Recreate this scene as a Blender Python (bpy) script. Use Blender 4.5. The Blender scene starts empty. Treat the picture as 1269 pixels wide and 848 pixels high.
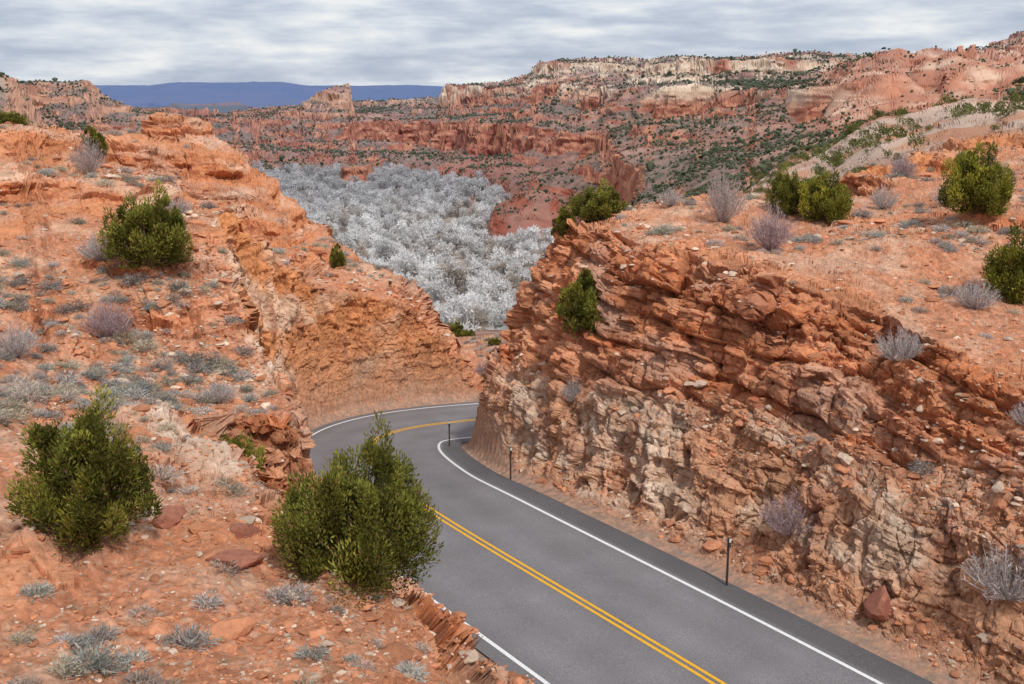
import bpy, bmesh, math, time
import numpy as np
T0=time.time()
rng=np.random.default_rng(7)
scene=bpy.context.scene
f32=np.float32
def sm(a,b,x):
    t=np.clip((x-a)/(b-a),0,1); return t*t*(3-2*t)
def mix(a,b,t): return a+(b-a)*t
# ------------------------------------------------------------ noise
perm=rng.permutation(256).astype(np.int32)
grad=rng.normal(size=(256,3)).astype(f32); grad/=np.linalg.norm(grad,axis=1)[:,None]
def pn(x,y,z):
    x,y,z=np.broadcast_arrays(np.asarray(x,f32),np.asarray(y,f32),np.asarray(z,f32))
    fx=np.floor(x);fy=np.floor(y);fz=np.floor(z)
    xi=fx.astype(np.int32);yi=fy.astype(np.int32);zi=fz.astype(np.int32)
    xf=x-fx;yf=y-fy;zf=z-fz
    u=xf*xf*xf*(xf*(xf*6-15)+10);v=yf*yf*yf*(yf*(yf*6-15)+10);w=zf*zf*zf*(zf*(zf*6-15)+10)
    def c(dx,dy,dz):
        h=perm[(perm[(perm[(xi+dx)&255]+yi+dy)&255]+zi+dz)&255]
        return grad[h,0]*(xf-dx)+grad[h,1]*(yf-dy)+grad[h,2]*(zf-dz)
    a=mix(c(0,0,0),c(1,0,0),u);b=mix(c(0,1,0),c(1,1,0),u)
    a=mix(a,b,v)
    d=mix(c(0,0,1),c(1,0,1),u);e=mix(c(0,1,1),c(1,1,1),u)
    d=mix(d,e,v)
    return mix(a,d,w)*1.6
def fbm(x,y,z,o):
    s=0;a=1.;f=1.
    for i in range(o):
        s=s+a*pn(x*f+i*7.3,y*f+i*3.1,z*f+i*5.7);a*=.5;f*=2.03
    return s
def hs(i,j,k): return perm[(perm[(perm[i&255]+j)&255]+k)&255].astype(f32)/255.
def strata(x,y,z,th,hsz,seed,blk):
    zz=z/th+seed*3.7
    Lf=np.floor(zz);L=Lf.astype(np.int32);f=zz-Lf
    v=pn(x/hsz+Lf*17.31,y/hsz+Lf*5.13,Lf*0.731+seed)
    j=hs(L,L+seed,L)*9
    a=x*.8+y*.6;b=-x*.6+y*.8
    bx=a/blk+j;by=b/(blk*1.3)+j*1.7
    bx=bx+.35*pn(bx*.7,by*.7,Lf);by=by+.35*pn(bx*.7,by*.7,Lf+50)
    c=hs(np.floor(bx).astype(np.int32),np.floor(by).astype(np.int32),L)
    ex=np.minimum(bx-np.floor(bx),1-(bx-np.floor(bx)));ey=np.minimum(by-np.floor(by),1-(by-np.floor(by)))
    g=1-sm(0,.08,np.minimum(ex,ey))
    return v,c,f,L,g
# ------------------------------------------------------------ road centre line
RC=np.array([(48,-42,2.5),(39,-26,1.2),(30,-11.5,.4),(21,2.2,.1),(13.2,14.2,0),(5.36,25.9,0),(-2.45,38.3,-.5),(-5.7,46.5,-1.7),(-7.2,53,-2.6),
 (-6.6,58,-3.3),(-3.4,62.3,-4),(3,67,-4.9),(12,71.5,-5.7),(24,77,-6.6),(40,84,-8),(60,92,-10)],float)
def catmull(P,n):
    out=[]
    for i in range(len(P)-1):
        p0=P[max(i-1,0)];p1=P[i];p2=P[i+1];p3=P[min(i+2,len(P)-1)]
        for t in np.arange(n)/n:
            out.append(.5*((2*p1)+(-p0+p2)*t+(2*p0-5*p1+4*p2-p3)*t*t+(-p0+3*p1-3*p2+p3)*t**3))
    out.append(P[-1]);return np.array(out)
RP=catmull(RC,24)
seg=np.gradient(RP[:,:2],axis=0);seg/=np.linalg.norm(seg,axis=1)[:,None]
RN=np.stack([seg[:,1],-seg[:,0]],1)
ASR,ASL=4.65,4.2
# ------------------------------------------------------------ near natural ground (control heights)
C=np.array([(0,0,12.8),(-20,0,13),(20,0,9),(0,8,9.5),(0,-30,14),(40,-20,10),(-40,-10,16),(-7,13.6,7.1),(-14,13,8),(0,14,6.3),
(-8.25,19.6,6.5),(-3,20.4,5.5),(0.1,19,4.4),(5,12,6),(3,22,4),(-8.1,29.7,6.0),(-6.4,30.5,4.6),(-9.8,39,5.4),(-13.4,32.8,6.1),(-18,40,8.2),
(-17,36,7.5),(-20.6,44,9.15),(-24,52,11.6),(-28,61,13.6),(-15.6,39,6.9),(-13.8,41.6,8.4),(-12,42,7.8),(-18,55.6,10.8),(-12.7,54.8,8.4),
(-19.3,50,10.0),(-23,81,13.4),(-26.5,80,13.2),(-20,67,5.2),(-14.5,65,6.2),(-24,69,7.3),(-17.6,79,9.2),(-12.5,73,4.6),(-11.6,63.5,4.2),(-8.6,75,2.6),(-8.2,67.8,3.2),(-5.9,71,1.5),(-5.8,76,.6),
(-3.2,71.2,-4.6),(-3.0,74,-5.2),(-.5,72,-5.4),(2,76,-5.6),(-3.4,79,-5.4),
(-1,82,-5.6),(3,85,-5.7),(-10,95,-9),(-25,105,-5),
(-45,100,5),(-60,70,15),(-50,40,14),(-3.6,90,-5.8),(-5.8,110,-7.0),(-2.6,100,-6.4),(-4,125,-14),(-34,78,10),(-22.6,60,12.2),
(5.8,38,8.5),(.6,49.6,8),(4,52,8.9),(11.7,31,6.9),(12.1,24.5,5.6),(15.4,31.6,6.9),(19.6,41.5,8.8),(18.7,45.5,10),(13.4,50,9.1),(28,76,13.4),(22,73,11.4),
(12.9,60,9.6),(6.7,56,9.2),(5,66,3),(10,85,-2),(30,110,4),(45,100,12),(60,70,14),(50,40,12),(40,20,8),(35,45,10.5),(21,45,10),(34.5,75,12.2),
(25,20,6),(30,10,6),(-1,55,5.8),(60,120,8),(0,60,2.4),(10,120,-12),(25,90,7)],float)
cc=1.7
def phi(d2): return np.sqrt(d2+cc*cc)
A=phi(((C[:,None,:2]-C[None,:,:2])**2).sum(-1))
n=len(C);M=np.zeros((n+3,n+3));M[:n,:n]=A+np.eye(n)*-.02;M[:n,n]=1;M[:n,n+1:]=C[:,:2];M[n,:n]=1;M[n+1:,:n]=C[:,:2].T
sol=np.linalg.solve(M,np.r_[C[:,2],0,0,0])
GS=.18;GX=np.arange(-75,80,GS);GY=np.arange(-20,134,GS)
gx,gy=np.meshgrid(GX.astype(f32),GY.astype(f32),indexing='ij')
h0=np.full(gx.shape,sol[n],f32);h0+=sol[n+1]*gx+sol[n+2]*gy
for i in range(n): h0+=f32(sol[i])*np.sqrt((gx-f32(C[i,0]))**2+(gy-f32(C[i,1]))**2+f32(cc*cc))
h0+=.22*fbm(gx*.13,gy*.13,0*gx,4)+.5*fbm(gx*.06+9,gy*.06,0*gx,2)*sm(35,60,gy)
# natural benches of bedrock on the upper slopes
bm_=np.clip(sm(38,48,gy)*sm(3,7,-6-gx)+sm(54,64,gy)*sm(6,10,gx)+.6*sm(10,14,gx)*sm(28,36,gy)*sm(-.1,.3,fbm(gx*.08,gy*.08,0*gx+5,2)),0,1)
Tn=1.7;q=(h0+.05*gx+1.1*pn(gx*.09,gy*.09,0*gx+3)+.25*pn(gx*.5,gy*.5,0*gx))/Tn;qf=np.floor(q)
bench=h0+(qf+sm(.45,.75,q-qf)-q)*Tn
h0=mix(h0,bench,.9*bm_*sm(-.8,.1,fbm(gx*.1+30,gy*.1,0*gx,3)))
best=np.full(gx.shape,1e9,f32);side=np.zeros(gx.shape,f32);zr=np.zeros(gx.shape,f32);ys=np.zeros(gx.shape,f32)
RS=RP[::2].astype(f32);RNS=RN[::2].astype(f32)
for i in range(len(RS)):
    dx=gx-RS[i,0];dy=gy-RS[i,1];d2=dx*dx+dy*dy
    m=d2<best
    best[m]=d2[m];side[m]=dx[m]*RNS[i,0]+dy[m]*RNS[i,1];zr[m]=RS[i,2];ys[m]=RS[i,1]
dist=np.sqrt(best)
dist=np.where(dist<8,np.abs(side),dist)
right=side>0
d=dist-np.where(right,ASR,ASL)
wig=.5*fbm(gx*.3,gy*.3,0*gx,3)+.5*pn(gx*.12,gy*.12,0*gx+6)
dw=d+wig*sm(.8,2.5,d)
dwr=dw+.95*sm(43,49,gy)*(1-sm(61,67,gy))*sm(.1,.7,d)
capR=np.interp(dwr,[-10,0,.7,1.5,2.1,3.0,3.5,4.4,5.6,9,14],[-.06,-.06,.05,.6,3.0,4.6,5.4,8.2,9.6,15,26])
capR2=np.interp(dw,[-10,0,.7,1.6,2.4,3.6,5.2,8,12],[-.06,-.06,.05,.8,3.0,4.2,6.6,11,20])
nr=1-sm(28,36,ys);capR=mix(capR,capR2,nr)
capN=np.interp(dw,[-10,0,.5,1.3,3.9,8,14],[-.06,-.06,.05,.4,3.7,9,18])
capF=np.interp(dw,[-10,0,.4,.8,1.2,1.9,3.5,8],[-.06,-.06,.05,.5,6.2,10,14,26])
capL=mix(capN,capF,sm(35.5,40,ys))
cap=np.where(right,capR,capL)+zr
def smin(a,b,k):
    h=np.clip(.5+.5*(b-a)/k,0,1);return mix(b,a,h)-k*h*(1-h)
hb=smin(h0,cap,.35*sm(.5,3,d)+1e-3)
hb=np.maximum(hb,zr-.06-.55*np.maximum(d-1,0))
rim=sm(0,.3,cap-h0)*(1-sm(0.3,6,cap-h0))*(dist<20)
cut=sm(-.6,.1,h0-cap)*(d>.3)
hgx,hgy=np.gradient(hb,GS);slope=np.sqrt(hgx**2+hgy**2)
def samp(g,x,y):
    fx=np.clip((x-GX[0])/GS,0,len(GX)-1.001);fy=np.clip((y-GY[0])/GS,0,len(GY)-1.001)
    ix=fx.astype(np.int32);iy=fy.astype(np.int32);u=fx-ix;v=fy-iy
    return (g[ix,iy]*(1-u)+g[ix+1,iy]*u)*(1-v)+(g[ix,iy+1]*(1-u)+g[ix+1,iy+1]*u)*v
print('base',time.time()-T0)
# ------------------------------------------------------------ far country
KK=np.array([-.6,-.456,-.384,-.312,-.24,-.168,-.0965,-.0248,.047,.1188,.19,.262,.334,.406,.456,.6])
YY=np.array([130,200,300,400,500,700,900,1050,1250,1500,1750,1860,2100,2600,3500,6000,9000,14300,15000,20000,40000.])
tail=[-150,-205,60,112,105,60]
Z=np.array([
[5,-10,-30,-30,-30,-10,30,30,20,20,20,20,20,20,-50]+tail,
[0,-30,-50,-60,-60,-40,26,28,25,20,20,15,10,-20,-60]+tail,
[0,-30,-60,-80,-80,-80,-70,-55,-25,15,12,8,0,-40,-80]+tail,
[0,-30,-70,-80,-80,-80,-80,-76,-55,-26,-34,-38,-45,-40,-90]+tail,
[-5,-30,-70,-80,-80,-80,-80,-80,-76,-66,-60,-40,-42,-45,-90]+tail,
[-10,-30,-70,-80,-80,-80,-80,-80,-77,-66,-56,-18,-14,-20,-90]+tail,
[-14,-30,-70,-80,-80,-80,-80,-80,-72,-56,-44,-16,-12,-14,-70]+tail,
[-14,-28,-70,-80,-80,-80,-80,-75,-60,-38,-20,2,20,18,-40]+tail,
[-14,-28,-60,-75,-78,-70,-55,-45,-25,5,35,48,68,60,0]+tail,
[-5,-15,-25,-30,-30,-25,-18,-10,-1,30,44,50,68,60,0]+tail,
[0,-8,-12,-15,-14,-8,-4,0,12,35,44,50,68,60,0]+tail,
[4,3,-2,-3,0,8,12,18,25,35,50,60,83,70,0]+tail,
[9,10.5,6,8,12,22,42,40,40,45,50,56,70,60,0]+tail,
[11,14,9,11,16,22,30,36,44,60,70,76,88,80,0]+tail,
[12,13,10,13,20,30,38,44,54,72,85,92,105,95,0]+tail,
[12,13,10,13,20,30,38,44,54,72,85,92,105,95,0]+tail])
def hfar(x,y):
    r=np.hypot(x,y);Y=np.maximum(y,.8*r)
    k=np.where(y>0,np.clip(x/np.maximum(y,1e-3),-.6,.6),np.sign(x)*.6)
    k=k+.014*fbm(x/220.,y/220.,0*x,2)*sm(300,900,Y)*(1-sm(4000,7000,Y))
    k=np.clip(k,-.6,.6)
    Y2=Y*(1+.06*fbm(x/260.,y/260.,0*x+4,4)*sm(250,700,Y)*(1-sm(3500,6000,Y)))
    fk=np.clip(np.searchsorted(KK,k)-1,0,len(KK)-2);uk=(k-KK[fk])/(KK[fk+1]-KK[fk]);uk=mix(uk,uk*uk*(3-2*uk),.6)
    fy=np.clip(np.searchsorted(YY,Y2)-1,0,len(YY)-2);uy=np.clip((Y2-YY[fy])/(YY[fy+1]-YY[fy]),0,1)
    h=(Z[fk,fy]*(1-uk)+Z[fk+1,fy]*uk)*(1-uy)+(Z[fk,fy+1]*(1-uk)+Z[fk+1,fy+1]*uk)*uy
    def g(k0,wk,y0,wy,a): return a*np.exp(-((k-k0)/wk)**4-((Y-y0)/wy)**4)
    h=h+g(-.155,.012,2000,170,26)+g(-.172,.006,1960,130,14)+g(-.128,.008,2000,140,10)+g(-.235,.02,1930,150,8)+g(-.20,.008,1950,120,10)+g(-.08,.012,2000,120,8)
    h=h+g(.015,.03,745,55,24)+g(-.14,.014,1150,60,16)+g(-.19,.01,1010,35,9)+g(-.04,.012,900,35,9)+g(.135,.035,1330,120,18)+g(.19,.02,1290,90,14)
    h=h+g(.462,.03,330,45,9)+g(.315,.03,880,130,11)+g(.37,.02,760,90,9)+g(.40,.022,620,80,7)
    dm=sm(.24,.30,k)*sm(230,420,Y)*(1-sm(1500,2000,Y))
    h=h+dm*(.016*np.minimum(Y,1100))*(np.abs(pn(x/75.,y/75.,0*x+3))*1.7+.5*np.abs(pn(x/26.,y/26.,0*x+3))-.5)
    nearR=sm(.15,.22,k)*sm(105,135,Y)*(1-sm(300,420,Y))
    h=h+nearR*(1.3*fbm(x/24.,y/24.,0*x+5,4))
    relief=sm(-79,-55,h)*sm(160,900,Y)*(1-sm(2800,3600,Y))*(1-.6*dm)
    rn=1-np.abs(fbm(x/170.,y/170.,0*x+2,5))*1.25
    h=h+relief*(rn-.45)*np.clip(Y*.013,2,28)
    q0=h+14*pn(x/420.,y/420.,0*x+8)+5*pn(x/70.,y/70.,0*x+8)
    for T,a,lo,hi in((46.,.85,.64,.76),(15.,.45,.5,.8)):
        q=q0/T+.35;qf=np.floor(q);fr=q-qf
        amt=a*relief*sm(-.5,.25,fbm(x/210.+T,y/210.,0*x,3))
        dq=(qf+sm(lo,hi,fr)-q)*T*amt
        h=h+dq;q0=q0+dq
    fm=sm(2900,3800,Y)*(1-sm(9000,12500,Y))
    h=h+fm*(70*sm(.0,.25,fbm(x/700.,y/1100.,0*x+1,4))+18*fbm(x/250.,y/500.,0*x,3))
    pm=sm(13500,15000,Y)*(1-sm(20000,30000,Y))
    h=h+pm*(42*sm(-.325,-.30,k)*(1-sm(-.205,-.18,k))-14*sm(-.12,-.05,k)+9*fbm(x/900.,0*x,0*x+2,4))
    h=h+sm(9500,12000,Y)*(1-sm(14500,15500,Y))*26*fbm(x/600.,y/1500.,0*x+7,4)
    az=np.abs(np.arctan2(x,y));w=sm(1.6,3.1,az)
    return mix(h,-20,w)
def hall(x,y):
    r=np.hypot(x,y)
    w=sm(92,132,r)
    return mix(samp(hb,x,y),hfar(x,y),w)
# ------------------------------------------------------------ polar LOD sheet
NA,NR=1360,1300
azd=np.radians(np.linspace(-28.,28.,NA))
ext=np.radians(28.+(180-28.)*(np.arange(1,46)/45.)**1.6)
az=np.r_[-ext[::-1],azd,ext]
pa=np.r_[-ext[::-1],np.radians(np.linspace(-28.,28.,420)),ext]
NS=2600
rs=np.exp(np.linspace(math.log(2.),math.log(39000.),NS))
X=np.sin(pa)[:,None]*rs;Yv=np.cos(pa)[:,None]*rs
Hs=hall(X.ravel(),Yv.ravel()).reshape(X.shape)
eps=np.arctan2(Hs-15.,rs)
dr=np.diff(np.log(rs))[None,:];dh=np.diff(Hs,axis=1)/rs[None,1:]
lowr=(rs[1:]<12)[None,:]
wt=np.maximum(np.diff(eps,axis=1),0)*np.where(lowr,.15,1.)+.022*np.sqrt(dr**2+dh**2)
for _ in range(3):
    wt[1:-1]=(wt[:-2]+2*wt[1:-1]+wt[2:])/4
cs=np.concatenate([np.zeros((len(pa),1)),np.cumsum(wt,1)],1);cs/=cs[:,-1:]
rows=np.linspace(0,1,NR)
lr=np.array([np.interp(rows,cs[i],np.log(rs)) for i in range(len(pa))])
LR=np.empty((len(az),NR))
for j in range(NR): LR[:,j]=np.interp(az,pa,lr[:,j])
R=np.exp(LR)
X=np.sin(az)[:,None]*R;Y=np.cos(az)[:,None]*R
H=hall(X.ravel(),Y.ravel()).reshape(X.shape)
P=np.stack([X,Y,H],-1)
P[0]=P[-1]=(P[0]+P[-1])/2
da=np.gradient(P,axis=0);db=np.gradient(P,axis=1)
N=np.cross(db,da);area=np.linalg.norm(N,axis=-1);N/=area[...,None]+1e-12
N*=np.sign(N[...,2:3]+1e-9)
print('grid',time.time()-T0)
# ------------------------------------------------------------ near rock displacement and colour
x=X.ravel();y=Y.ravel();z=H.ravel();r=R.ravel()
col=np.zeros((x.size,3),f32)
near=r<135
xn,yn,zn=x[near],y[near],z[near]
dn=samp(d,xn,yn);zrn=samp(zr,xn,yn);rightn=samp(side,xn,yn)>0
sl=samp(slope,xn,yn);rimn=samp(rim,xn,yn);cutn=samp(cut,xn,yn)
patch=fbm(xn*.16,yn*.16,zn*.16,4)
leftrock=sm(38,45,yn)*sm(0,4,-6-xn)
rightled=sm(7,10,xn)*sm(58,66,yn)
rock=np.clip(np.maximum.reduce([sm(.42,.8,sl),rimn*sm(-.6,0,patch),leftrock*sm(-.3,.1,patch),rightled*sm(-.3,.1,patch),sm(.34,.58,patch)*.8]),0,1)
rock*=sm(.4,1.1,dn)
zw=zn+.05*xn-.03*yn+1.1*pn(xn*.05,yn*.05,zn*.05)+.25*pn(xn*.3,yn*.3,zn*.3)
v1,c1,f1,L1,g1=strata(xn,yn,zw,1.15,3.2,1,1.7)
v2,c2,f2,L2,g2=strata(xn,yn,zw+.12*v1,.40,1.4,2,.75)
v3,c3,f3,L3,g3=strata(xn,yn,zw+.05*v2,.15,.7,3,.32)
rel=zn-zrn+.9*pn(xn*.2,yn*.2,zn*.2)
massR=(1-sm(3.4,4.6,rel))*cutn*rightn
massL=cutn*(~rightn)*sm(37,42,yn)
mass=np.clip(massR+massL,0,1)
vert=fbm(xn*.9,yn*.9,zn*.28,4)
def cells(s,sz,w):
    a=xn*s+w*pn(xn*s,yn*s,zn*s);b=yn*s+w*pn(yn*s,zn*s,xn*s);c=zn*sz+w*pn(zn*s,xn*s,yn*s)
    fa,fb,fc=np.floor(a),np.floor(b),np.floor(c)
    ed=np.minimum.reduce([a-fa,1-a+fa,b-fb,1-b+fb,c-fc,1-c+fc])
    return hs(fa.astype(np.int32),fb.astype(np.int32),fc.astype(np.int32)),ed
bk1,e1=cells(.75,.5,.7);bk2,e2=cells(2.1,1.6,.6)
Dl=.60*v1+.60*(c1-.5)+.45*v2+.38*(c2-.5)+.14*v3+.16*(c3-.5)-.16*g1-.09*g2-.26*(np.abs(f1*2-1)**6)-.07*(np.abs(f2*2-1)**5)
Dm=.35*vert+.42*(bk1-.5)+.20*(bk2-.5)-.12*(1-sm(0,.07,e1))-.05*(1-sm(0,.08,e2))+.12*v2+.14*(c2-.5)+.07*(c3-.5)
smoothL=leftrock*(1-massL)*sm(-.5,.3,pn(xn*.08+3,yn*.08,zn*.1))
D=mix(Dl,Dm,mass*.85)*mix(1,.55,smoothL)
top=1-sm(.4,.9,sl)
D*=mix(1,.55,top)
soilb=.08*fbm(xn*.8,yn*.8,zn*.8,4)+.05*fbm(xn*3.5,yn*3.5,zn*3.5,3)
gully=-.18*np.abs(pn(xn*.35,yn*.35,0*xn))
Dt=np.where(dn>.35,rock*D+(1-rock)*(soilb+gully*sm(1,3,dn)),0)
Dt*=sm(.4,1.3,dn)
Dt=np.clip(Dt,-.9*sm(0,3,dn)-.02,.3+.5*np.clip(dn,0,3))
Nn=N.reshape(-1,3)[near]
Q=P.reshape(-1,3).copy()
fade=(1-sm(95,135,r[near]))
Q[near]+=Nn*(Dt*fade)[:,None]
def lerp3(a,b,t): return np.asarray(a,f32)*(1-t[:,None])+np.asarray(b,f32)*t[:,None]
soil=lerp3((.57,.24,.13),(.66,.39,.26),sm(-.3,.7,fbm(xn*.5,yn*.5,zn*.5,4)))
soil=soil*(1+.28*fbm(xn*2.3,yn*2.3,zn*2.3,4))[:,None]
grv=sm(.25,.45,pn(xn*7,yn*7,zn*7));soil=lerp3(soil,(.70,.50,.37),grv*.5)
soil=lerp3(soil,(.34,.18,.12),.55*sm(.3,.5,pn(xn*6,yn*6,zn*6+9)))
grey=sm(.05,.6,fbm(xn*.25+60,yn*.25,zn*.4,4))
red=lerp3((.52,.185,.08),(.69,.36,.21),hs(L2,L2,L2*0)*.85)
red=red*(1+.36*(hs(L3,L3,L3*0)-.5)+.3*(c1-.5)+.25*(c2-.5))[:,None]
red=lerp3(red,(.26,.095,.06),.6*sm(.1,.8,fbm(xn*.4+5,yn*.4,zn*.9,4)))
red=lerp3(red,(.58,.41,.32),.5*grey)
cream=lerp3((.64,.46,.34),(.76,.63,.51),sm(-.3,.5,pn(xn*1.1,yn*1.1,zn*2)))
mcol=lerp3((.58,.31,.185),lerp3((.60,.41,.29),(.68,.53,.41),sm(-.3,.5,pn(xn*1.1,yn*1.1,zn*2))),sm(-.35,.45,fbm(xn*.35,yn*.35,zn*.5,4)))
mcol=lerp3(mcol,(.38,.165,.10),.6*sm(.1,.6,fbm(xn*.8+8,yn*.8,zn*.4,4)))*(1+.25*(bk1-.5)+.25*(bk2-.5))[:,None]
mlc=lerp3((.67,.29,.125),(.74,.51,.36),sm(-.05,.5,fbm(xn*.22,yn*.22,zn*.3,4))*sm(78,55,yn))
mlc=lerp3(mlc,(.34,.13,.07),.65*sm(.15,.7,fbm(xn*.9+8,yn*.9,zn*.3,4)))*(1+.25*(bk1-.5)+.2*(bk2-.5))[:,None]
slick=lerp3((.62,.26,.125),(.78,.54,.39),sm(.05,.85,np.sin(zw*5+3*pn(xn*.3,yn*.3,zn*.3))*.4+.8*pn(xn*.2,yn*.2,zn*.8)))
slick=slick*(1+.2*(hs(L3,L3,L3*0)-.5)+.2*(c2-.5))[:,None]
slick=lerp3(slick,(.44,.32,.26),.35*grey)
rk=lerp3(red,mcol,massR);rk=lerp3(rk,slick,smoothL*.85);rk=lerp3(rk,mlc,massL)
rk=lerp3(rk,cream*1.05,.9*sm(-.1,.3,fbm(xn*.3+20,yn*.3,zn*.3,3))*(1-sm(42,47,yn))*sm(22,27,yn)*(~rightn)*rimn)
cn=lerp3(soil,rk,rock)
gr=(1-sm(.3,1.3,dn))
cn=lerp3(cn,lerp3((.50,.30,.21),(.36,.25,.19),sm(-.4,.4,pn(xn*3,yn*3,zn*3))),gr)
print('near',time.time()-T0)
# ------------------------------------------------------------ far displacement and colour
far=r>92
xf,yf,zf,rf=x[far],y[far],z[far],r[far]
kf=xf/np.maximum(yf,1)
Nf=N.reshape(-1,3)[far]
sf=np.sqrt(1-np.clip(Nf[:,2],0,1)**2)/np.clip(Nf[:,2],.05,1)
v1,c1,f1,L1,g1=strata(xf,yf,zf+4*pn(xf/150,yf/150,zf/90),9.,45.,4,22.)
v2,c2,f2,L2,g2=strata(xf,yf,zf+2*pn(xf/100,yf/100,zf/60),3.2,18.,5,9.)
v4,c4,f4,L4,g4=strata(xf,yf,zf+.06*xf+1.5*pn(xf/40,yf/40,zf/20),1.3,12.,6,6.)
wq=sm(.25,.7,sf)*sm(180,500,rf)*(1-sm(3000,4500,rf))
Q[far]+=Nf*(wq*(3.5*v1+3.0*(c1-.5)+1.6*v2+1.6*(c2-.5)))[:,None]*np.clip(rf/1400,.25,1.3)[:,None]
w5=sm(.15,.22,kf)*sm(100,130,rf)*(1-sm(420,600,rf))
Q[far]+=Nf*(w5*(.35*v4+.3*(c4-.5)))[:,None]
n1=fbm(xf/120,yf/120,zf/60,5);n2=fbm(xf/28,yf/28,zf/18,4);n3=fbm(xf/7,yf/7,zf/7,3)
steep=sm(.55,1.05,sf+.2*n2)
lev=zf+10*pn(xf/300,yf/300,zf/200)+7*n1+(kf<-.05)*14
gentle=lerp3((.31,.14,.105),(.42,.25,.19),sm(-.5,.5,n2))
gentle=lerp3(gentle,(.20,.16,.135),.65*sm(-.4,.3,n1))
gentle=lerp3(gentle,(.07,.08,.05),.75*sm(.0,.3,n3)*sm(-.8,.1,n1))
cl=lerp3((.32,.105,.06),(.58,.28,.165),sm(-.4,.6,v2+.5*n3))
cream=lerp3((.62,.44,.30),(.82,.70,.55),hs(L2,L2,L2*0))
cl=lerp3(cl,cream,sm(2,20,lev)*sm(-.5,0,n1+.35*v1)*(1-.6*sm(.27,.33,kf))*sm(-.25,-.06,kf))
cl=lerp3(cl,(.58,.37,.25),(1-sm(-.12,-.02,kf))*sm(-20,0,lev)*.5)
gentle=lerp3(gentle,(.56,.43,.33),.5*sm(25,45,lev)*sm(-.2,.5,n1))
low=1-sm(-72,-35,lev)
cl=lerp3(cl,(.33,.09,.055),low*.85);gentle=lerp3(gentle,(.31,.11,.075),low*.6)
cf=lerp3(gentle,cl,steep)
dome=sm(.24,.30,kf)*sm(240,380,rf)*(1-sm(1500,1900,rf))*sm(-.7,-.2,n1)
cf=lerp3(cf,lerp3((.52,.22,.135),(.74,.53,.39),sm(-.2,.7,n2+.5*v1)),dome*.8)
floor=(1-sm(-78,-71,zf))*sm(250,400,rf)*(1-sm(1350,1700,rf))
cf=lerp3(cf,lerp3((.40,.34,.29),(.28,.22,.18),sm(-.3,.4,n2)),floor*.9)
scree=sm(.17,.22,kf)*sm(108,128,rf)*(1-sm(260,330,rf))
cf=lerp3(cf,lerp3((.52,.26,.16),(.58,.43,.34),sm(-.5,.1,fbm(xf/14,yf/14,zf/5,4)))*(1+.3*(hs(L4,L4,L4*0)-.5))[:,None],scree*.9)
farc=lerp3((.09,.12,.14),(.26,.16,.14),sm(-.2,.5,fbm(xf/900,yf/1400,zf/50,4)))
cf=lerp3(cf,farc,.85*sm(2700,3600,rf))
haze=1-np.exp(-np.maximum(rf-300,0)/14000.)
cf=lerp3(cf,(.13,.19,.36),haze)  # aerial haze painted into the vertex colour, bluer with distance
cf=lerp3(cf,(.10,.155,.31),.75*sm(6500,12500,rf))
cf=np.clip(cf,0,1)
tmp=np.zeros((x.size,3),f32);tmp[near]=cn
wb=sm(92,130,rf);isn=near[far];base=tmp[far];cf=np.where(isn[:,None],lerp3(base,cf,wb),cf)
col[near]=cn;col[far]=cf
col=np.clip(col,0.01,.85)
print('terrain',time.time()-T0)
# ------------------------------------------------------------ mesh helper
def mk(name,V,F,mats,colr=None,smooth=False,midx=None):
    V=np.ascontiguousarray(V,f32);F=np.ascontiguousarray(F,np.int32)
    me=bpy.data.meshes.new(name)
    me.vertices.add(len(V));me.vertices.foreach_set('co',V.ravel())
    me.loops.add(F.size);me.loops.foreach_set('vertex_index',F.ravel())
    me.polygons.add(len(F));me.polygons.foreach_set('loop_start',np.arange(0,F.size,F.shape[1],dtype=np.int32))
    me.polygons.foreach_set('use_smooth',np.full(len(F),smooth))
    for m in mats: me.materials.append(m)
    if midx is not None: me.polygons.foreach_set('material_index',np.asarray(midx,np.int32))
    me.update(calc_edges=True)
    if colr is not None:
        a=me.color_attributes.new('Col','FLOAT_COLOR','POINT')
        a.data.foreach_set('color',np.c_[colr,np.ones(len(V))].astype(f32).ravel())
    ob=bpy.data.objects.new(name,me);scene.collection.objects.link(ob)
    return ob
def nodes(name):
    m=bpy.data.materials.new(name);m.use_nodes=True;nt=m.node_tree
    b=nt.nodes['Principled BSDF'];b.inputs['Specular IOR Level'].default_value=.12
    return m,nt,b
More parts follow.
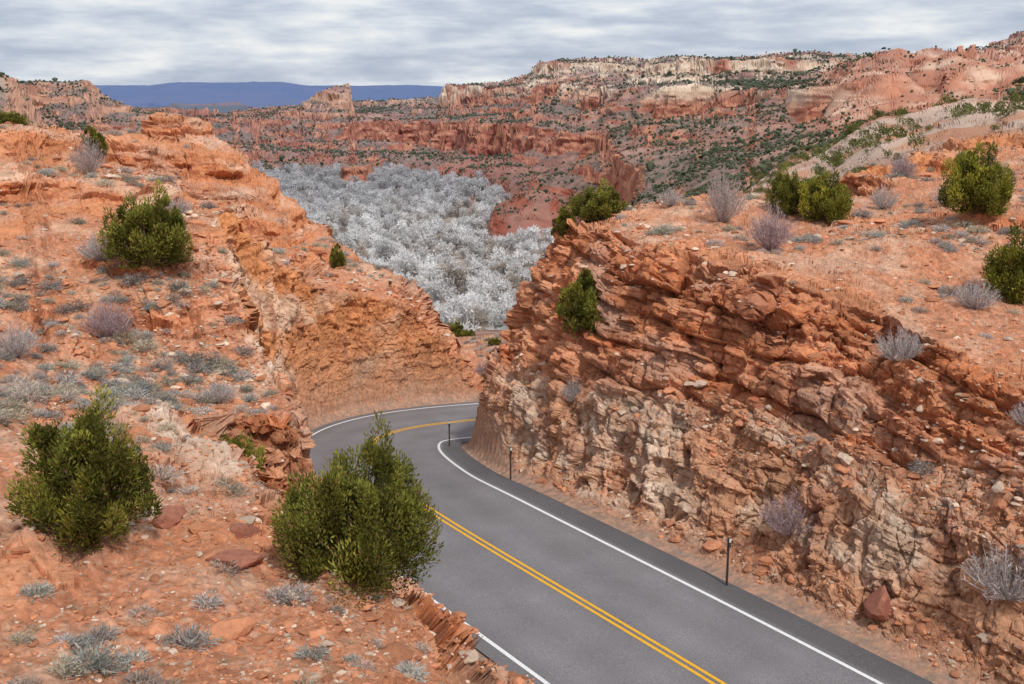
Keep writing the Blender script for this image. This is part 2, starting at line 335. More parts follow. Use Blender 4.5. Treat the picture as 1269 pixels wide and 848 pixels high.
def vmat(name,rough=.9,var=.3,scale=8.,bump=None,trans=0.):
    m,nt,b=nodes(name);N_=nt.nodes.new;L=nt.links.new
    at=N_('ShaderNodeAttribute');at.attribute_name='Col'
    g=N_('ShaderNodeNewGeometry')
    no=N_('ShaderNodeTexNoise');no.inputs['Scale'].default_value=scale;no.inputs['Detail'].default_value=5;no.inputs['Roughness'].default_value=.7
    L(g.outputs['Position'],no.inputs['Vector'])
    mr=N_('ShaderNodeMapRange');mr.inputs[1].default_value=.3;mr.inputs[2].default_value=.7;mr.inputs[3].default_value=1-var;mr.inputs[4].default_value=1+var
    L(no.outputs[0],mr.inputs[0])
    vm=N_('ShaderNodeVectorMath');vm.operation='SCALE';L(at.outputs['Color'],vm.inputs[0]);L(mr.outputs[0],vm.inputs['Scale'])
    L(vm.outputs[0],b.inputs['Base Color']);b.inputs['Roughness'].default_value=rough
    if bump:
        n2=N_('ShaderNodeTexNoise');n2.inputs['Scale'].default_value=bump[0];n2.inputs['Detail'].default_value=8;n2.inputs['Roughness'].default_value=.75
        L(g.outputs['Position'],n2.inputs['Vector'])
        bp=N_('ShaderNodeBump');bp.inputs['Strength'].default_value=bump[1];bp.inputs['Distance'].default_value=bump[2]
        L(n2.outputs[0],bp.inputs['Height']);L(bp.outputs[0],b.inputs['Normal'])
    if trans:
        tr=N_('ShaderNodeBsdfTranslucent');L(vm.outputs[0],tr.inputs['Color'])
        mx=N_('ShaderNodeMixShader');mx.inputs[0].default_value=trans
        L(b.outputs[0],mx.inputs[1]);L(tr.outputs[0],mx.inputs[2]);L(mx.outputs[0],nt.nodes['Material Output'].inputs['Surface'])
    return m
m_ground=vmat('red_rock_and_soil',.95,.3,6.,(7.,.8,.12))
m_rock=vmat('loose_rock',.95,.25,7.,(9.,.6,.05))
m_leaf=vmat('juniper_foliage',.75,.2,3.,None,.25)
m_fleaf=vmat('distant_foliage',.8,.2,.3)
m_wood=vmat('bark',.95,.3,20.)
m_twig=vmat('dry_twigs',.9,.2,6.,None,.25)
m_cot=vmat('bare_cottonwood_twigs',.95,.12,.03,None,.35)
na=len(az)
ii=(np.arange(na-1)[:,None]*NR+np.arange(NR-1)[None,:]).ravel()
F=np.stack([ii,ii+1,ii+NR+1,ii+NR],1)
mk('ground_terrain',Q,F[:,::-1],[m_ground],col,False)
print('mesh',time.time()-T0)
# ------------------------------------------------------------ road
def strip(name,o1,o2,dz,mat,sub=1):
    Pc=RP;Nn_=RN;nc=13 if sub>1 else 2
    offs=np.linspace(o1,o2,nc)
    V=np.concatenate([np.c_[Pc[:,0]+Nn_[:,0]*o,Pc[:,1]+Nn_[:,1]*o,Pc[:,2]+dz] for o in offs])
    m=len(Pc);F=[]
    for a in range(nc-1):
        i=np.arange(m-1)+a*m;F.append(np.stack([i,i+m,i+m+1,i+1],1))
    o=mk(name,V,np.concatenate(F),[mat])
    uv=o.data.attributes.new('lat','FLOAT','POINT');uv.data.foreach_set('value',np.repeat(offs,m).astype(f32))
    return o
m,nt,b=nodes('asphalt');N_=nt.nodes.new;L=nt.links.new
g=N_('ShaderNodeNewGeometry');at=N_('ShaderNodeAttribute');at.attribute_name='lat'
fine=N_('ShaderNodeTexNoise');fine.inputs['Scale'].default_value=30;fine.inputs['Detail'].default_value=6;L(g.outputs['Position'],fine.inputs['Vector'])
big=N_('ShaderNodeTexNoise');big.inputs['Scale'].default_value=.5;big.inputs['Detail'].default_value=5;L(g.outputs['Position'],big.inputs['Vector'])
r1=N_('ShaderNodeValToRGB');r1.color_ramp.elements[0].position=.3;r1.color_ramp.elements[0].color=(.135,.128,.135,1);r1.color_ramp.elements[1].position=.7;r1.color_ramp.elements[1].color=(.265,.25,.255,1)
L(fine.outputs[0],r1.inputs[0])
ml=N_('ShaderNodeMapRange');ml.inputs[1].default_value=-4.7;ml.inputs[2].default_value=4.7;L(at.outputs['Fac'],ml.inputs[0])
r2=N_('ShaderNodeValToRGB');e=r2.color_ramp.elements
pts=[(0,.8),(.12,.95),(.2,1.1),(.3,.98),(.4,1.1),(.5,.95),(.6,1.1),(.7,.98),(.8,1.1),(.885,.95),(.9,.66),(1,.58)]
e[0].position=0;e[0].color=(.8,.8,.8,1);e[1].position=1;e[1].color=(.58,.58,.58,1)
for p_,c_ in pts[1:-1]:
    k_=e.new(p_);k_.color=(c_,c_,c_,1)
L(ml.outputs[0],r2.inputs[0])
mm=N_('ShaderNodeVectorMath');mm.operation='MULTIPLY';L(r1.outputs[0],mm.inputs[0]);L(r2.outputs[0],mm.inputs[1])
mb=N_('ShaderNodeMapRange');mb.inputs[1].default_value=.3;mb.inputs[2].default_value=.7;mb.inputs[3].default_value=.9;mb.inputs[4].default_value=1.1;L(big.outputs[0],mb.inputs[0])
ms=N_('ShaderNodeVectorMath');ms.operation='SCALE';L(mm.outputs[0],ms.inputs[0]);L(mb.outputs[0],ms.inputs['Scale'])
L(ms.outputs[0],b.inputs['Base Color']);b.inputs['Roughness'].default_value=.85
bp=N_('ShaderNodeBump');bp.inputs['Strength'].default_value=.4;bp.inputs['Distance'].default_value=.01;L(fine.outputs[0],bp.inputs['Height']);L(bp.outputs[0],b.inputs['Normal'])
m_asph=m
def paint(name,c):
    m,nt,b=nodes(name);N_=nt.nodes.new;L=nt.links.new
    g=N_('ShaderNodeNewGeometry');no=N_('ShaderNodeTexNoise');no.inputs['Scale'].default_value=14;no.inputs['Detail'].default_value=8;no.inputs['Roughness'].default_value=.75
    L(g.outputs['Position'],no.inputs['Vector'])
    rp=N_('ShaderNodeValToRGB');rp.color_ramp.elements[0].position=.3;rp.color_ramp.elements[0].color=(c[0]*.45,c[1]*.45,c[2]*.5,1);rp.color_ramp.elements[1].position=.48;rp.color_ramp.elements[1].color=(*c,1)
    L(no.outputs[0],rp.inputs[0]);L(rp.outputs[0],b.inputs['Base Color']);b.inputs['Roughness'].default_value=.6
    return m
m_white=paint('white_road_paint',(.8,.8,.8));m_yel=paint('yellow_road_paint',(.82,.43,.03))
road=strip('road',-ASL,ASR,0,m_asph,sub=2)
for nm,a,b_,mt in [('edge_line_1',3.42,3.55,m_white),('edge_line_2',-3.75,-3.62,m_white),('centre_line_1',.06,.17,m_yel),('centre_line_2',-.17,-.06,m_yel)]:
    o=strip(nm,a,b_,.006,mt);o.parent=road
# ------------------------------------------------------------ ground lookup
nm_=(Q[:,1]>3)&(r<140)&(np.abs(Q[:,0])<60)
NQ=Q[nm_].astype(f32)
def gz(px,py):
    d2=(NQ[:,0]-px)**2+(NQ[:,1]-py)**2
    i=np.argpartition(d2,8)[:8]
    return float(NQ[i,2].mean())
# ------------------------------------------------------------ generators
def blades(root,dirv,length,width,rg):
    dirv=dirv/np.linalg.norm(dirv,axis=1)[:,None]
    q=rg.normal(size=dirv.shape);s=np.cross(dirv,q);s/=np.linalg.norm(s,axis=1)[:,None]+1e-9
    n_=len(root);V=np.empty((n_,3,3))
    V[:,0]=root-s*width[:,None]/2;V[:,1]=root+s*width[:,None]/2;V[:,2]=root+dirv*length[:,None]
    return V.reshape(-1,3)
def tris(V): return np.arange(len(V)).reshape(-1,3)
def leaves(root,dirv,length,width,rg):
    dirv=dirv/np.linalg.norm(dirv,axis=1)[:,None]
    q=rg.normal(size=dirv.shape);s=np.cross(dirv,q);s/=np.linalg.norm(s,axis=1)[:,None]+1e-9
    a=root;b=root+dirv*length[:,None]*.5-s*width[:,None]/2;c=root+dirv*length[:,None];d_=root+dirv*length[:,None]*.5+s*width[:,None]/2
    return np.stack([a,b,c,a,c,d_],1).reshape(-1,3)
def tube(pts,rad,k=6):
    pts=np.array(pts,float);V=[];n_=len(pts)
    for i in range(n_):
        t=pts[min(i+1,n_-1)]-pts[max(i-1,0)];t/=np.linalg.norm(t)+1e-9
        a=np.cross(t,[.3,.9,.1]);a/=np.linalg.norm(a);b=np.cross(t,a)
        for j in range(k):
            w=2*math.pi*j/k;V.append(pts[i]+rad[i]*(a*math.cos(w)+b*math.sin(w)))
    V=np.array(V);T=[]
    for i in range(n_-1):
        for j in range(k):
            p=i*k+j;q=i*k+(j+1)%k;T+=[V[p],V[q],V[q+k],V[p],V[q+k],V[p+k]]
    return np.array(T)
def juniper_mesh(name,seed,Hh,W,nT,nl,prof,ls=1.,yel=1.):
    rg=np.random.default_rng(seed)
    Vs=[];Cs=[];mi=[];lobes=[]
    ns=7;sa=np.arange(ns)*6.283/ns+rg.uniform(-.4,.4,ns);srad=rg.uniform(.2,.5,ns)*W/2;stop=rg.uniform(.68,.98,ns)*(1-.3*srad/(W/2));stop[0]=1.;srad[0]=.04*W
    for i in range(nl):
        k=rg.integers(0,ns);t=rg.random()**.85;tt=t*stop[k]
        e=W/2*np.interp(t,[0,.15,.4,.7,.88,1],prof)*.66
        cx=np.array([math.cos(sa[k]),math.sin(sa[k])])*srad[k]*(.35+.65*min(1,t*2.2))
        a=rg.random()*6.283;rad=e*math.sqrt(rg.uniform(.15,1))
        lr_=W*.085*rg.uniform(.55,1.35)*(1.1-.45*t)
        lobes.append((np.array([cx[0]+rad*math.cos(a),cx[1]+rad*math.sin(a),.07*Hh+tt*Hh*.82]),lr_,lr_*rg.uniform(1.4,2.6),rg.uniform(.5,1.4),rg.random()))
    per=nT//nl
    for c,lr_,lh,br,hue in lobes:
        m_=int(per*rg.uniform(.7,1.3))
        dr_=rg.normal(size=(m_,3));dr_/=np.linalg.norm(dr_,axis=1)[:,None]
        p=c+dr_*np.array([lr_,lr_,lh])*(rg.uniform(.45,1.08,(m_,1)))
        p[:,2]=np.maximum(p[:,2],.04)
        out=c*np.array([1,1,0]);out=out/(np.linalg.norm(out)+.1)
        dv=dr_*.55+np.array([0,0,.8])+out*.3+rg.normal(size=(m_,3))*.35
        v=leaves(p,dv,rg.uniform(.06,.14,m_)*ls,rg.uniform(.025,.045,m_)*ls,rg)
        base=np.array([.16,.18,.034])*(1-hue)+np.array([.28*yel,.26*yel,.05])*hue
        cc_=base[None]*br*rg.uniform(.6,1.35,(m_,1))
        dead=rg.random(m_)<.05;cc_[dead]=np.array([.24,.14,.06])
        underside=(dr_[:,2]<-.3);cc_[underside]*=.6  # lobe undersides coloured darker, shade put into the leaf colour
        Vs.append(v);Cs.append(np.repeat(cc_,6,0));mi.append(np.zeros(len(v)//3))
    for s in range(ns):
        tp=np.array([math.cos(sa[s])*srad[s],math.sin(sa[s])*srad[s],Hh*.75*stop[s]])
        v=tube([(0,0,-.15),tp*np.array([.5,.5,.3]),tp*np.array([.9,.9,.7]),tp],[Hh*.03,Hh*.022,Hh*.012,Hh*.004]);Vs.append(v);Cs.append(np.tile([.16,.11,.075],(len(v),1)));mi.append(np.ones(len(v)//3))
    for c,lr_,lh,br,hue in lobes[:40]:
        st=np.array([c[0]*.2,c[1]*.2,c[2]*.35]);md=(st+c)/2+np.array([0,0,-.05*Hh])
        v=tube([st,md,c],[Hh*.012,Hh*.008,Hh*.004],4);Vs.append(v);Cs.append(np.tile([.17,.12,.08],(len(v),1)));mi.append(np.ones(len(v)//3))
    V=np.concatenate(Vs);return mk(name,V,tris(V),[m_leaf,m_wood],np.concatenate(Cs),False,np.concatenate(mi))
oval=[.85,1,.95,.75,.5,.2];cone=[1,1,.85,.55,.35,.12];rnd=[.9,1,1,.9,.7,.4]
def place(o,px,py,rz=0,sc=(1,1,1),dz=0):
    o.location=(px,py,gz(px,py)+dz);o.rotation_euler=(0,0,rz);o.scale=sc;return o
place(juniper_mesh('juniper_tree',41,3.15,3.6,42000,140,oval),-3.0,20.6)
place(juniper_mesh('juniper_tree',42,2.85,2.8,34000,120,cone),-8.05,19.8,0,(1.05,1.05,1))
va=juniper_mesh('juniper_tree',43,3.,3.1,20000,95,rnd,1.35);place(va,-13.8,41.6,0,(1.05,1.05,1.05))
vb=juniper_mesh('juniper_tree',44,3.,2.3,14000,75,cone,1.4,1.15);place(vb,3.0,45.2,0,(.95,.95,1),-.2)
vc=juniper_mesh('juniper_tree',45,2.9,3.1,20000,95,oval,1.4,1.3);place(vc,19.3,45.8)
vd=juniper_mesh('juniper_tree',46,1.15,1.9,12000,70,rnd,.9,1.2);place(vd,-8.1,29.7,0,(1.05,1.05,1.3))
def inst(src,px,py,rz,sc,dz=0):
    o=bpy.data.objects.new('juniper_tree',src.data);scene.collection.objects.link(o);return place(o,px,py,rz,sc,dz)
for s,px,py,Hh,W in [(vb,-22.6,60,2.,1.7),(vb,-11.0,68.5,1.7,1.1),(vc,17.9,38,2.8,2.9),(vc,14.4,50.5,2.3,2.6),(va,12.9,51.5,2.3,2.1),
    (va,4.1,53,2.0,3.0),(vb,2.5,52.5,1.6,1.4),(vc,7.1,57.5,1.9,1.9),(vb,13.2,59,1.5,1.2),(va,19.5,70,1.9,2.4),(va,-5.9,108,2.1,2.6),(vd,-4.3,106,.9,1.5),
    (vb,36,79,2.2,1.8),(va,-27.6,61,1.1,2.2),(va,24,66,1.4,1.7),(vb,31,70,1.5,1.3),(vb,34,62,1.9,1.7),(va,-1.5,94,.8,1.2),(vc,9.0,62,1.5,1.6),(va,28,58,1.4,1.8),
    (vc,17.0,62,1.6,1.8),(vb,22.5,62,1.5,1.4),(va,26.5,52,1.5,1.9),(vb,15.5,68,1.5,1.3)]:
    hh,ww={va.name:(3.,3.1),vb.name:(3.,2.3),vc.name:(2.9,3.1),vd.name:(1.15,1.9)}[s.name]
    inst(s,px,py,rng.random()*6.28,(W/ww,W/ww,Hh/hh))
def bare_mesh(name,seed,Hh,W,ns,tint,wd=.02):
    rg=np.random.default_rng(seed);Vs=[]
    a=rg.random(ns)*6.283;sp=np.sqrt(rg.random(ns))
    tip=np.stack([np.cos(a)*sp*W/2,np.sin(a)*sp*W/2,Hh*(1-.55*sp**2)*rg.uniform(.55,1.05,ns)],1)
    root=tip*np.array([.12,.12,0]);mid=root+(tip-root)*.5+tip*np.array([.12,.12,.0])
    Vs.append(blades(root,mid-root,np.linalg.norm(mid-root,axis=1)*1.1,np.full(ns,wd*2.2),rg))
    Vs.append(blades(mid,tip-mid,np.linalg.norm(tip-mid,axis=1),np.full(ns,wd*1.3),rg))
    kk=22
    t=rg.uniform(.3,1,(ns,kk,1));b0=np.where(t<.5,root[:,None]+(mid-root)[:,None]*t*2,mid[:,None]+(tip-mid)[:,None]*(t-.5)*2).reshape(-1,3)
    dv=np.repeat(tip-root,kk,0);dv=dv/np.linalg.norm(dv,axis=1)[:,None]*.8+rg.normal(size=dv.shape)*.55+np.array([0,0,.2])
    Vs.append(blades(b0,dv,rg.uniform(.08,.28,len(b0))*Hh*.5,np.full(len(b0),wd*.9),rg))
    V=np.concatenate(Vs);c=np.repeat(np.array(tint)[None]*rg.uniform(.6,1.3,(len(V)//3,1)),3,0)
    return mk(name,V,tris(V),[m_twig],c)
b1=bare_mesh('bare_shrub',21,2.6,2.2,130,(.50,.42,.40));place(b1,9.4,49)
b2=bare_mesh('bare_shrub',22,2.0,2.0,170,(.50,.38,.38));place(b2,10.2,43)
b3=bare_mesh('bare_shrub',23,1.2,1.7,130,(.56,.50,.48));place(b3,12.4,34)
def binst(s,px,py,sc):
    o=bpy.data.objects.new('bare_shrub',s.data);scene.collection.objects.link(o);place(o,px,py,rng.random()*6.28,sc)
for s,px,py,sc in [(b2,8.8,32.6,(1,1,.75)),(b3,15.7,36.5,(1.,1,.9)),(b3,13.0,26.6,(1.5,1.5,1.3)),(b2,-14.5,38.5,(1,1,.8)),(b3,-15.8,42.,(1.2,1.2,1)),
    (b3,-15.6,33.6,(1,1,1)),(b1,-20.6,54,(.8,.8,.75)),(b3,17.2,51,(.9,.9,1)),(b3,2.6,44.2,(.7,.7,1)),(b2,-1.2,55.5,(.8,.8,.7)),(b3,19.8,50,(.9,.9,.8)),(b3,-15.8,52,(.9,.9,.8)),(b3,17,33,(1,1,1)),
    (b2,23,52,(.8,.8,.7)),(b3,14.6,29.5,(.8,.8,.8)),(b3,7.5,52,(.8,.8,.8)),(b2,20.5,58,(.8,.8,.7)),(b3,-9.8,35.5,(.8,.8,.7))]:
    binst(s,px,py,sc)
print('plants',time.time()-T0)
# ------------------------------------------------------------ mass scatter
def merge(name,variants,pos,scl,rot,tint,mat,smooth=False):
    Vs=[];Fs=[];Cs=[];o=0
    which=rng.integers(0,len(variants),len(pos))
    for vi,(bv,bf,bc) in enumerate(variants):
        s=which==vi;m_=s.sum()
        if not m_: continue
        c=np.cos(rot[s]);sn=np.sin(rot[s]);b=bv[None]*scl[s][:,None,:]
        X_=b[...,0]*c[:,None]-b[...,1]*sn[:,None];Y_=b[...,0]*sn[:,None]+b[...,1]*c[:,None]
        V=np.stack([X_,Y_,b[...,2]],-1)+pos[s][:,None]
        Vs.append(V.reshape(-1,3).astype(f32));Cs.append((bc[None]*tint[s][:,None]).reshape(-1,3).astype(f32))
        Fs.append((bf[None]+(np.arange(m_)*len(bv))[:,None,None]).reshape(-1,bf.shape[1])+o);o+=m_*len(bv)
    return mk(name,np.concatenate(Vs),np.concatenate(Fs),[mat],np.clip(np.concatenate(Cs),0,.9),smooth)
def sage(seed,nb=120):
    rg=np.random.default_rng(seed);dv=rg.normal(size=(nb,3));dv[:,2]=np.abs(dv[:,2])*.9+.15;dv/=np.linalg.norm(dv,axis=1)[:,None]
    root=dv*np.array([.25,.25,.1])*rg.uniform(0,1,(nb,1));V1=blades(root,dv,rg.uniform(.6,1.05,nb),np.full(nb,.05),rg)
    n2=nb*2;d2=rg.normal(size=(n2,3));d2[:,2]=np.abs(d2[:,2]);d2/=np.linalg.norm(d2,axis=1)[:,None]
    V2=blades(d2*rg.uniform(.45,.85,(n2,1)),d2+rg.normal(size=d2.shape)*.5,rg.uniform(.15,.35,n2),np.full(n2,.07),rg)
    V=np.concatenate([V1,V2]);V[:,2]*=.8
    c=np.repeat(np.array([.52,.49,.44])[None]*rg.uniform(.55,1.3,(len(V)//3,1)),3,0)
    return V,tris(V),c
sages=[sage(i) for i in (31,32,33,34)]
ar=area.ravel();Nz=N.reshape(-1,3)[:,2]
inF=(np.abs(np.repeat(az,NR))<math.radians(40))
rockfull=np.zeros(x.size);rockfull[near]=rock
dfull=np.full(x.size,99.);dfull[near]=dn
pf=np.zeros(x.size);pf[near]=fbm(xn*.12+40,yn*.12,0*xn,3)
def pick(w,k):
    cw=np.cumsum(w);return np.searchsorted(cw,rng.random(k)*cw[-1])
w=ar*inF*(r>9)*(r<100)*(Nz>.75)*(dfull>1.8)*(1-.7*rockfull)*(.15+sm(-.2,.6,pf))
w*=1+2.4*((x<-6)&(y>24)&(y<42))
i=pick(w,2000);pos=Q[i]-np.array([0,0,.03])
s=rng.lognormal(-1.15,.36,len(i));s=np.clip(s,.13,.6)
tt=np.array([[1,1,1.05],[1.05,1.0,.85],[.85,.92,.92],[1.05,.93,.90]])[rng.integers(0,4,len(i))]*rng.uniform(.65,1.2,(len(i),1))
merge('sagebrush',sages,pos,np.stack([s,s,s*rng.uniform(.7,1.1,len(i))],1),rng.random(len(i))*6.28,tt,m_twig)
i=pick(w,2400);pos=Q[i]-np.array([0,0,.02]);s=rng.uniform(.06,.17,len(i))
merge('dry_grass',[sage(36,40),sage(37,40)],pos,np.stack([s,s,s*1.3],1),rng.random(len(i))*6.28,np.tile([1.1,.95,.7],(len(i),1))*rng.uniform(.7,1.2,(len(i),1)),m_twig)
def rockv(seed,sub):
    bm=bmesh.new();bmesh.ops.create_icosphere(bm,subdivisions=sub,radius=1);V=np.array([v.co for v in bm.verts]);F=np.array([[v.index for v in f.verts] for f in bm.faces]);bm.free()
    rg=np.random.default_rng(seed);n_=rg.normal(size=(11,3));n_/=np.linalg.norm(n_,axis=1)[:,None];dd=rg.uniform(.5,.9,11)
    dp=V@n_.T;rr=np.where(dp>.05,dd[None]/np.maximum(dp,.05),9).min(1);rr=np.minimum(rr,1.15)
    V=V*rr[:,None];return V,F,np.ones((len(V),3))
rocks=[rockv(50+i,2) for i in range(7)];small=[rockv(70+i,1) for i in range(6)]
w1=ar*inF*(r>9)*(r<70)*(dfull>.7)
lw=.3+2.2*sm(0,.5,pf)+3.0*np.exp(-((dfull-3)/3)**2)
w2=w1*lw*(Nz>.5)
def rocktint(k): return np.where(rng.random((k,1))<.25,np.array([[.66,.50,.38]]),np.array([[.55,.24,.13]]))*rng.uniform(.6,1.2,(k,1))
i=pick(w2,6000);s=np.clip(rng.lognormal(-2.25,.5,len(i)),.05,.40)
merge('scattered_rocks',rocks,Q[i]+np.stack([0*s,0*s,s*.1],1),np.stack([s*rng.uniform(.8,1.5,len(i)),s,s*rng.uniform(.3,.7,len(i))],1),rng.random(len(i))*6.28,rocktint(len(i)),m_rock)
w3=w1*(.4+lw)*(Nz>.5)*(r<48)/np.clip(r/20,1,3)
i=pick(w3,32000);s=np.clip(rng.lognormal(-3.2,.42,len(i)),.02,.11)
merge('gravel_stones',small,Q[i]+np.stack([0*s,0*s,s*.15],1),np.stack([s*rng.uniform(.8,1.6,len(i)),s,s*rng.uniform(.35,.8,len(i))],1),rng.random(len(i))*6.28,rocktint(len(i)),m_rock)
for k_,(px,py,a,b_,c_) in enumerate([(-5.3,19.7,.55,.36,.26),(-5.7,21.6,.5,.34,.24),(-7.1,21.3,.42,.36,.28),(10.6,28.9,.6,.45,.6)]):
    V,F_,cb=rockv(80+k_,3);o=mk('boulder',V*np.array([a,b_,c_]),F_,[m_rock],cb*np.array([.36,.15,.10]));place(o,px,py,k_*1.3,dz=c_*.25)
# ------------------------------------------------------------ valley cottonwoods
def cotton(seed):
    rg=np.random.default_rng(seed);nb=44
    dv=rg.normal(size=(nb,3));dv[:,2]=np.abs(dv[:,2])+.2;dv/=np.linalg.norm(dv,axis=1)[:,None]
    root=np.tile([0,0,.2],(nb,1))+dv*rg.uniform(0,.2,(nb,1));V1=blades(root,dv,rg.uniform(.5,.9,nb),np.full(nb,.045),rg)
    tr_=tube([(0,0,-.1),(.02,0,.3),(0,.03,.6)],[.035,.028,.01],4)
    Vs=[V1,tr_];Cc=[np.full((nb,1),.5),np.full((len(tr_)//3,1),.4)]
    for _ in range(12):
        c=rg.normal(size=3);c[2]=abs(c[2])*.9;c=c/np.linalg.norm(c)*rg.uniform(.35,.66)+np.array([0,0,.40]);k=28
        d2=rg.normal(size=(k,3));d2[:,2]=d2[:,2]*.7+.35;d2/=np.linalg.norm(d2,axis=1)[:,None]
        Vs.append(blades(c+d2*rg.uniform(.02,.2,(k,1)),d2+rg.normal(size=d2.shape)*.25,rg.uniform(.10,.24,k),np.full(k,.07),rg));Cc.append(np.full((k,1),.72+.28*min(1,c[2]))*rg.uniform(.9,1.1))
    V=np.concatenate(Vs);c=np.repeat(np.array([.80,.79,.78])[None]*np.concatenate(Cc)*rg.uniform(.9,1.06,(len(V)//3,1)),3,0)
    return V,tris(V),c
cots=[cotton(60+i) for i in range(6)]
kx=x/np.maximum(y,1)
cl_=fbm(x/90,y/90,0*x+3,3);cl2=fbm(x/34,y/34,0*x+13,3)
w=ar*(np.abs(kx)<.5)*(y>330)*(1-sm(1150,1330,y+60*cl_))*(z<-72)*sm(-.6,-.3,cl_)*(Nz>.9)*(.35+sm(-.5,-.1,cl2))
i=pick(w,9000)
# thin to a natural tree spacing
pts_=Q[i,:2];s=rng.uniform(4.6,10.5,len(i));keep=[];cell={}
for k_ in range(len(i)):
    cx_,cy_=int(pts_[k_,0]//12),int(pts_[k_,1]//12);ok=True
    for a_ in (-1,0,1):
        for b_ in (-1,0,1):
            for q_ in cell.get((cx_+a_,cy_+b_),()):
                if (pts_[q_,0]-pts_[k_,0])**2+(pts_[q_,1]-pts_[k_,1])**2<(.52*(s[q_]+s[k_]))**2: ok=False;break
            if not ok: break
        if not ok: break
    if ok: keep.append(k_);cell.setdefault((cx_,cy_),[]).append(k_)
i=i[keep];s=s[keep];print('cottonwoods',len(i))
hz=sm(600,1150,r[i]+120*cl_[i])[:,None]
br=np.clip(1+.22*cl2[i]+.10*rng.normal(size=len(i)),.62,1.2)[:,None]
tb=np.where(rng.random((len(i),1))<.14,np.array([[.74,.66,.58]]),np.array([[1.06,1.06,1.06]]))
tt=br*(tb*(1-hz)+np.array([.74,.75,.78])*hz)  # far trees tinted grey-blue, haze put into their colour
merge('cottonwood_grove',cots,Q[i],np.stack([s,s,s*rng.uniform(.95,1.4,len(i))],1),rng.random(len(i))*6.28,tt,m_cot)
# low pale willow scrub between the cottonwoods
w=w*(r>10)
i=pick(w,4200);s=rng.uniform(1.6,3.4,len(i));tt=np.array([.62,.58,.54])*rng.uniform(.7,1.2,(len(i),1))
scr=[]
for q_ in range(3):
    V,F_,c_=sage(120+q_,45);scr.append((V,F_,c_*1.3))
merge('willow_scrub',scr,Q[i],np.stack([s,s,s*.9],1),rng.random(len(i))*6.28,tt,m_cot)
# ------------------------------------------------------------ distant junipers
jb=[]
for i in range(5):
    V,F_,cb=rockv(90+i,1);rg=np.random.default_rng(i);V=V*rg.uniform(.6,1.25,(len(V),1));V[:,2]=V[:,2]*.8+.45;jb.append((V,F_,cb*np.array([.065,.076,.042])))
dn2=fbm(x/70+9,y/70,z/70,5)
w=ar*(np.abs(kx)<.52)*(y>260)*(y<2700)*(Nz>.66)*(.2+sm(-.3,.5,dn2))*(1+.8*sm(.1,.2,kx))*(1-.7*sm(.28,.33,kx)*(r<1500))*np.where(z>-77,1,.05)
w/=np.clip(r/700,.5,1.6)
i=pick(w,62000);s=rng.lognormal(.12,.35,len(i))*np.clip(r[i]/900,.7,1.3)
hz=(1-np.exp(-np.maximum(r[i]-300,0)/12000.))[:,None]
tt=1+hz*np.array([1.0,1.4,4.0])  # haze painted into the foliage tint, farther junipers bluer
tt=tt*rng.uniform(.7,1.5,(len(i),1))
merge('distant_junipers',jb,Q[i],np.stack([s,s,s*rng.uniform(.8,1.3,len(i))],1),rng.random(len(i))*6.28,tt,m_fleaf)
def tuft(seed):
    rg=np.random.default_rng(seed);k=420;V=[];C_=[]
    for _ in range(9):
        c=rg.normal(size=3)*np.array([.45,.45,.3]);c[2]=abs(c[2])+.3;m_=k//9;br=rg.uniform(.6,1.3)
        d2=rg.normal(size=(m_,3));d2/=np.linalg.norm(d2,axis=1)[:,None]
        V.append(leaves(c+d2*.32*rg.uniform(.5,1,(m_,1)),d2*.6+np.array([0,0,.5]),rg.uniform(.09,.18,m_),rg.uniform(.08,.13,m_),rg));C_.append(br*rg.uniform(.7,1.3,(m_,1)))
    V=np.concatenate(V);return V,tris(V),np.repeat(np.array([.15,.165,.05])[None]*np.concatenate(C_),6,0)
w=ar*(np.abs(kx)<.52)*(y>100)*(y<330)*(Nz>.6)*sm(-.4,.5,dn2)*(kx>.1)
i=pick(w,420);s=rng.lognormal(-.1,.45,len(i));s=np.clip(s,.35,1.8)
merge('mid_slope_junipers',[tuft(q_) for q_ in (1,2,3)],Q[i],np.stack([s,s,s*rng.uniform(.8,1.3,len(i))],1),rng.random(len(i))*6.28,np.ones((len(i),3))*rng.uniform(.7,1.2,(len(i),1)),m_leaf)
# ------------------------------------------------------------ delineator posts
def smat(name,c,rough=.6,metal=0):
    m,nt,b=nodes(name);b.inputs['Roughness'].default_value=rough;b.inputs['Metallic'].default_value=metal
    no=nt.nodes.new('ShaderNodeTexNoise');no.inputs['Scale'].default_value=25
    rp=nt.nodes.new('ShaderNodeValToRGB');rp.color_ramp.elements[0].color=(*[v*.75 for v in c],1);rp.color_ramp.elements[1].color=(*c,1)
    nt.links.new(no.outputs[0],rp.inputs[0]);nt.links.new(rp.outputs[0],b.inputs['Base Color']);return m
m_post=smat('weathered_post_steel',(.13,.11,.10),.6,.3);m_ref=smat('reflector_white',(.7,.7,.68),.3);m_refr=smat('post_sleeve',(.06,.055,.055),.5)
def box(name,c,s,mat,par):
    bm=bmesh.new();bmesh.ops.create_cube(bm,size=1);
    for v in bm.verts: v.co=(v.co.x*s[0]+c[0],v.co.y*s[1]+c[1],v.co.z*s[2]+c[2])
    bmesh.ops.bevel(bm,geom=bm.edges[:],offset=min(s)*.2,segments=1,affect='EDGES')
    me=bpy.data.meshes.new(name);bm.to_mesh(me);bm.free();me.materials.append(mat);o=bpy.data.objects.new(name,me);scene.collection.objects.link(o);o.parent=par
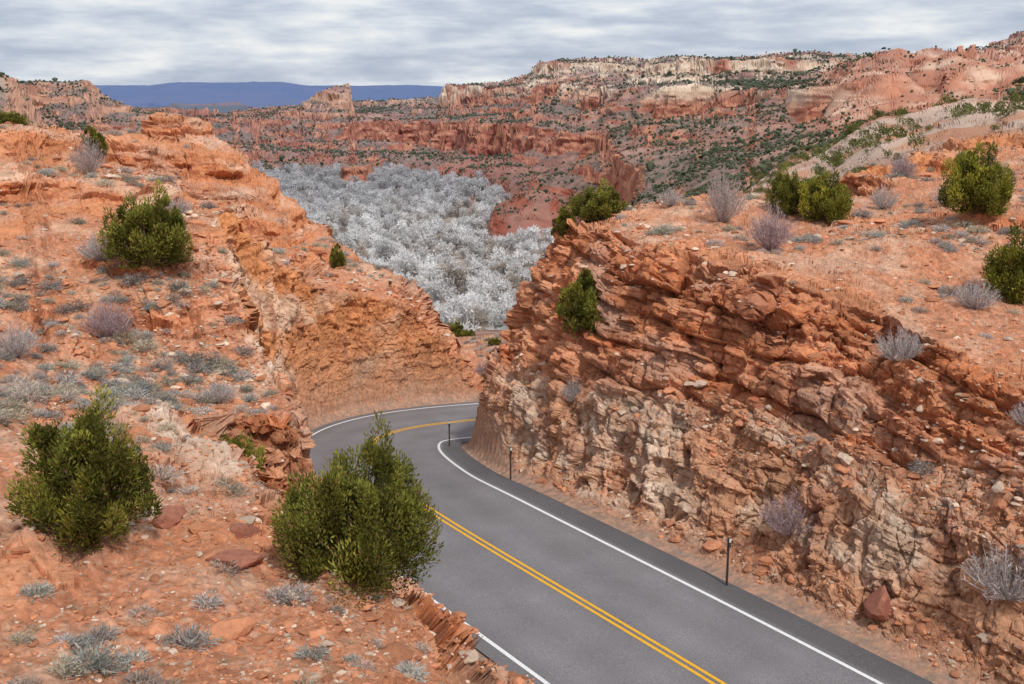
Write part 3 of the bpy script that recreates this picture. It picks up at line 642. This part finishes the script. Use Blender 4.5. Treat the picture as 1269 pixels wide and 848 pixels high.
for px,py,hh in [(6.75,31.9,1.65),(-.05,44.3,1.5),(-3.2,53.6,1.4),(-11.6,51.5,1.5)]:
    e_=bpy.data.objects.new('delineator_post',None);scene.collection.objects.link(e_)
    k=np.argmin((RP[:,0]-px)**2+(RP[:,1]-py)**2)
    e_.location=(px,py,max(gz(px,py),RP[k,2]-.05));t=seg[k];e_.rotation_euler=(0,0,math.atan2(t[1],t[0])-math.pi/2)
    box('flange_web',(0,0,hh/2-.1),(.02,.06,hh+.2),m_post,e_);box('flange_plate',(0,.033,hh/2-.1),(.08,.008,hh+.2),m_post,e_)
    box('sleeve',(0,-.037,hh-.16),(.10,.012,.34),m_refr,e_);box('reflector',(0,-.047,hh-.08),(.085,.006,.13),m_ref,e_)
# ------------------------------------------------------------ light, sky
sel=math.radians(50);saz=math.radians(155)
sd=bpy.data.lights.new('sun','SUN');sd.energy=2.6;sd.angle=math.radians(5);sd.color=(1,.95,.88)
so=bpy.data.objects.new('sun',sd);scene.collection.objects.link(so)
from mathutils import Vector
dirs=Vector((math.sin(saz)*math.cos(sel),math.cos(saz)*math.cos(sel),math.sin(sel)))
so.rotation_euler=dirs.to_track_quat('Z','Y').to_euler();so.location=(0,0,60)
wd=bpy.data.worlds.new('World');scene.world=wd;wd.use_nodes=True;nt=wd.node_tree;N_=nt.nodes.new;L=nt.links.new
bg=nt.nodes['Background'];bg.inputs['Strength'].default_value=.1
sk=N_('ShaderNodeTexSky');sk.sky_type='NISHITA';sk.sun_disc=False;sk.sun_elevation=sel;sk.sun_rotation=saz
tc=N_('ShaderNodeTexCoord')
def nz(scl,sc_,det,dist,ro=.55):
    mp=N_('ShaderNodeMapping');mp.inputs['Scale'].default_value=scl;mp.inputs['Rotation'].default_value=(0,math.radians(.5),0);L(tc.outputs['Generated'],mp.inputs['Vector'])
    no=N_('ShaderNodeTexNoise');no.inputs['Scale'].default_value=sc_;no.inputs['Detail'].default_value=det;no.inputs['Roughness'].default_value=ro;no.inputs['Distortion'].default_value=dist;L(mp.outputs[0],no.inputs['Vector']);return no
nA=nz((3.5,3.5,26),1.5,7,.1,.5);nB=nz((5.,5.,24),3.6,9,.1,.55)
av=N_('ShaderNodeMix');av.data_type='FLOAT';av.inputs[0].default_value=.36;L(nA.outputs[0],av.inputs[2]);L(nB.outputs[0],av.inputs[3])
rp=N_('ShaderNodeValToRGB');e=rp.color_ramp.elements
e[0].position=.38;e[0].color=(.47,.54,.67,1);e[1].position=.60;e[1].color=(.95,.96,.97,1)
q=e.new(.45);q.color=(.58,.64,.76,1);q=e.new(.52);q.color=(.74,.79,.87,1)
L(av.outputs[0],rp.inputs[0])
sc=N_('ShaderNodeVectorMath');sc.operation='SCALE';sc.inputs['Scale'].default_value=9.4;L(rp.outputs[0],sc.inputs[0])
mx=N_('ShaderNodeMix');mx.data_type='RGBA';mx.inputs[0].default_value=.92;L(sk.outputs[0],mx.inputs[6]);L(sc.outputs[0],mx.inputs[7])
L(mx.outputs[2],bg.inputs['Color'])
# ------------------------------------------------------------ camera
cd=bpy.data.cameras.new('camera');cd.sensor_width=36;cd.lens=38.58;cd.clip_end=60000;cd.clip_start=.1
co=bpy.data.objects.new('camera',cd);scene.collection.objects.link(co);co.location=(0,0,15);co.rotation_euler=(math.radians(90-12.8),0,0);scene.camera=co
scene.view_settings.view_transform='Standard';scene.view_settings.look='None';scene.view_settings.exposure=0
print('done',time.time()-T0)
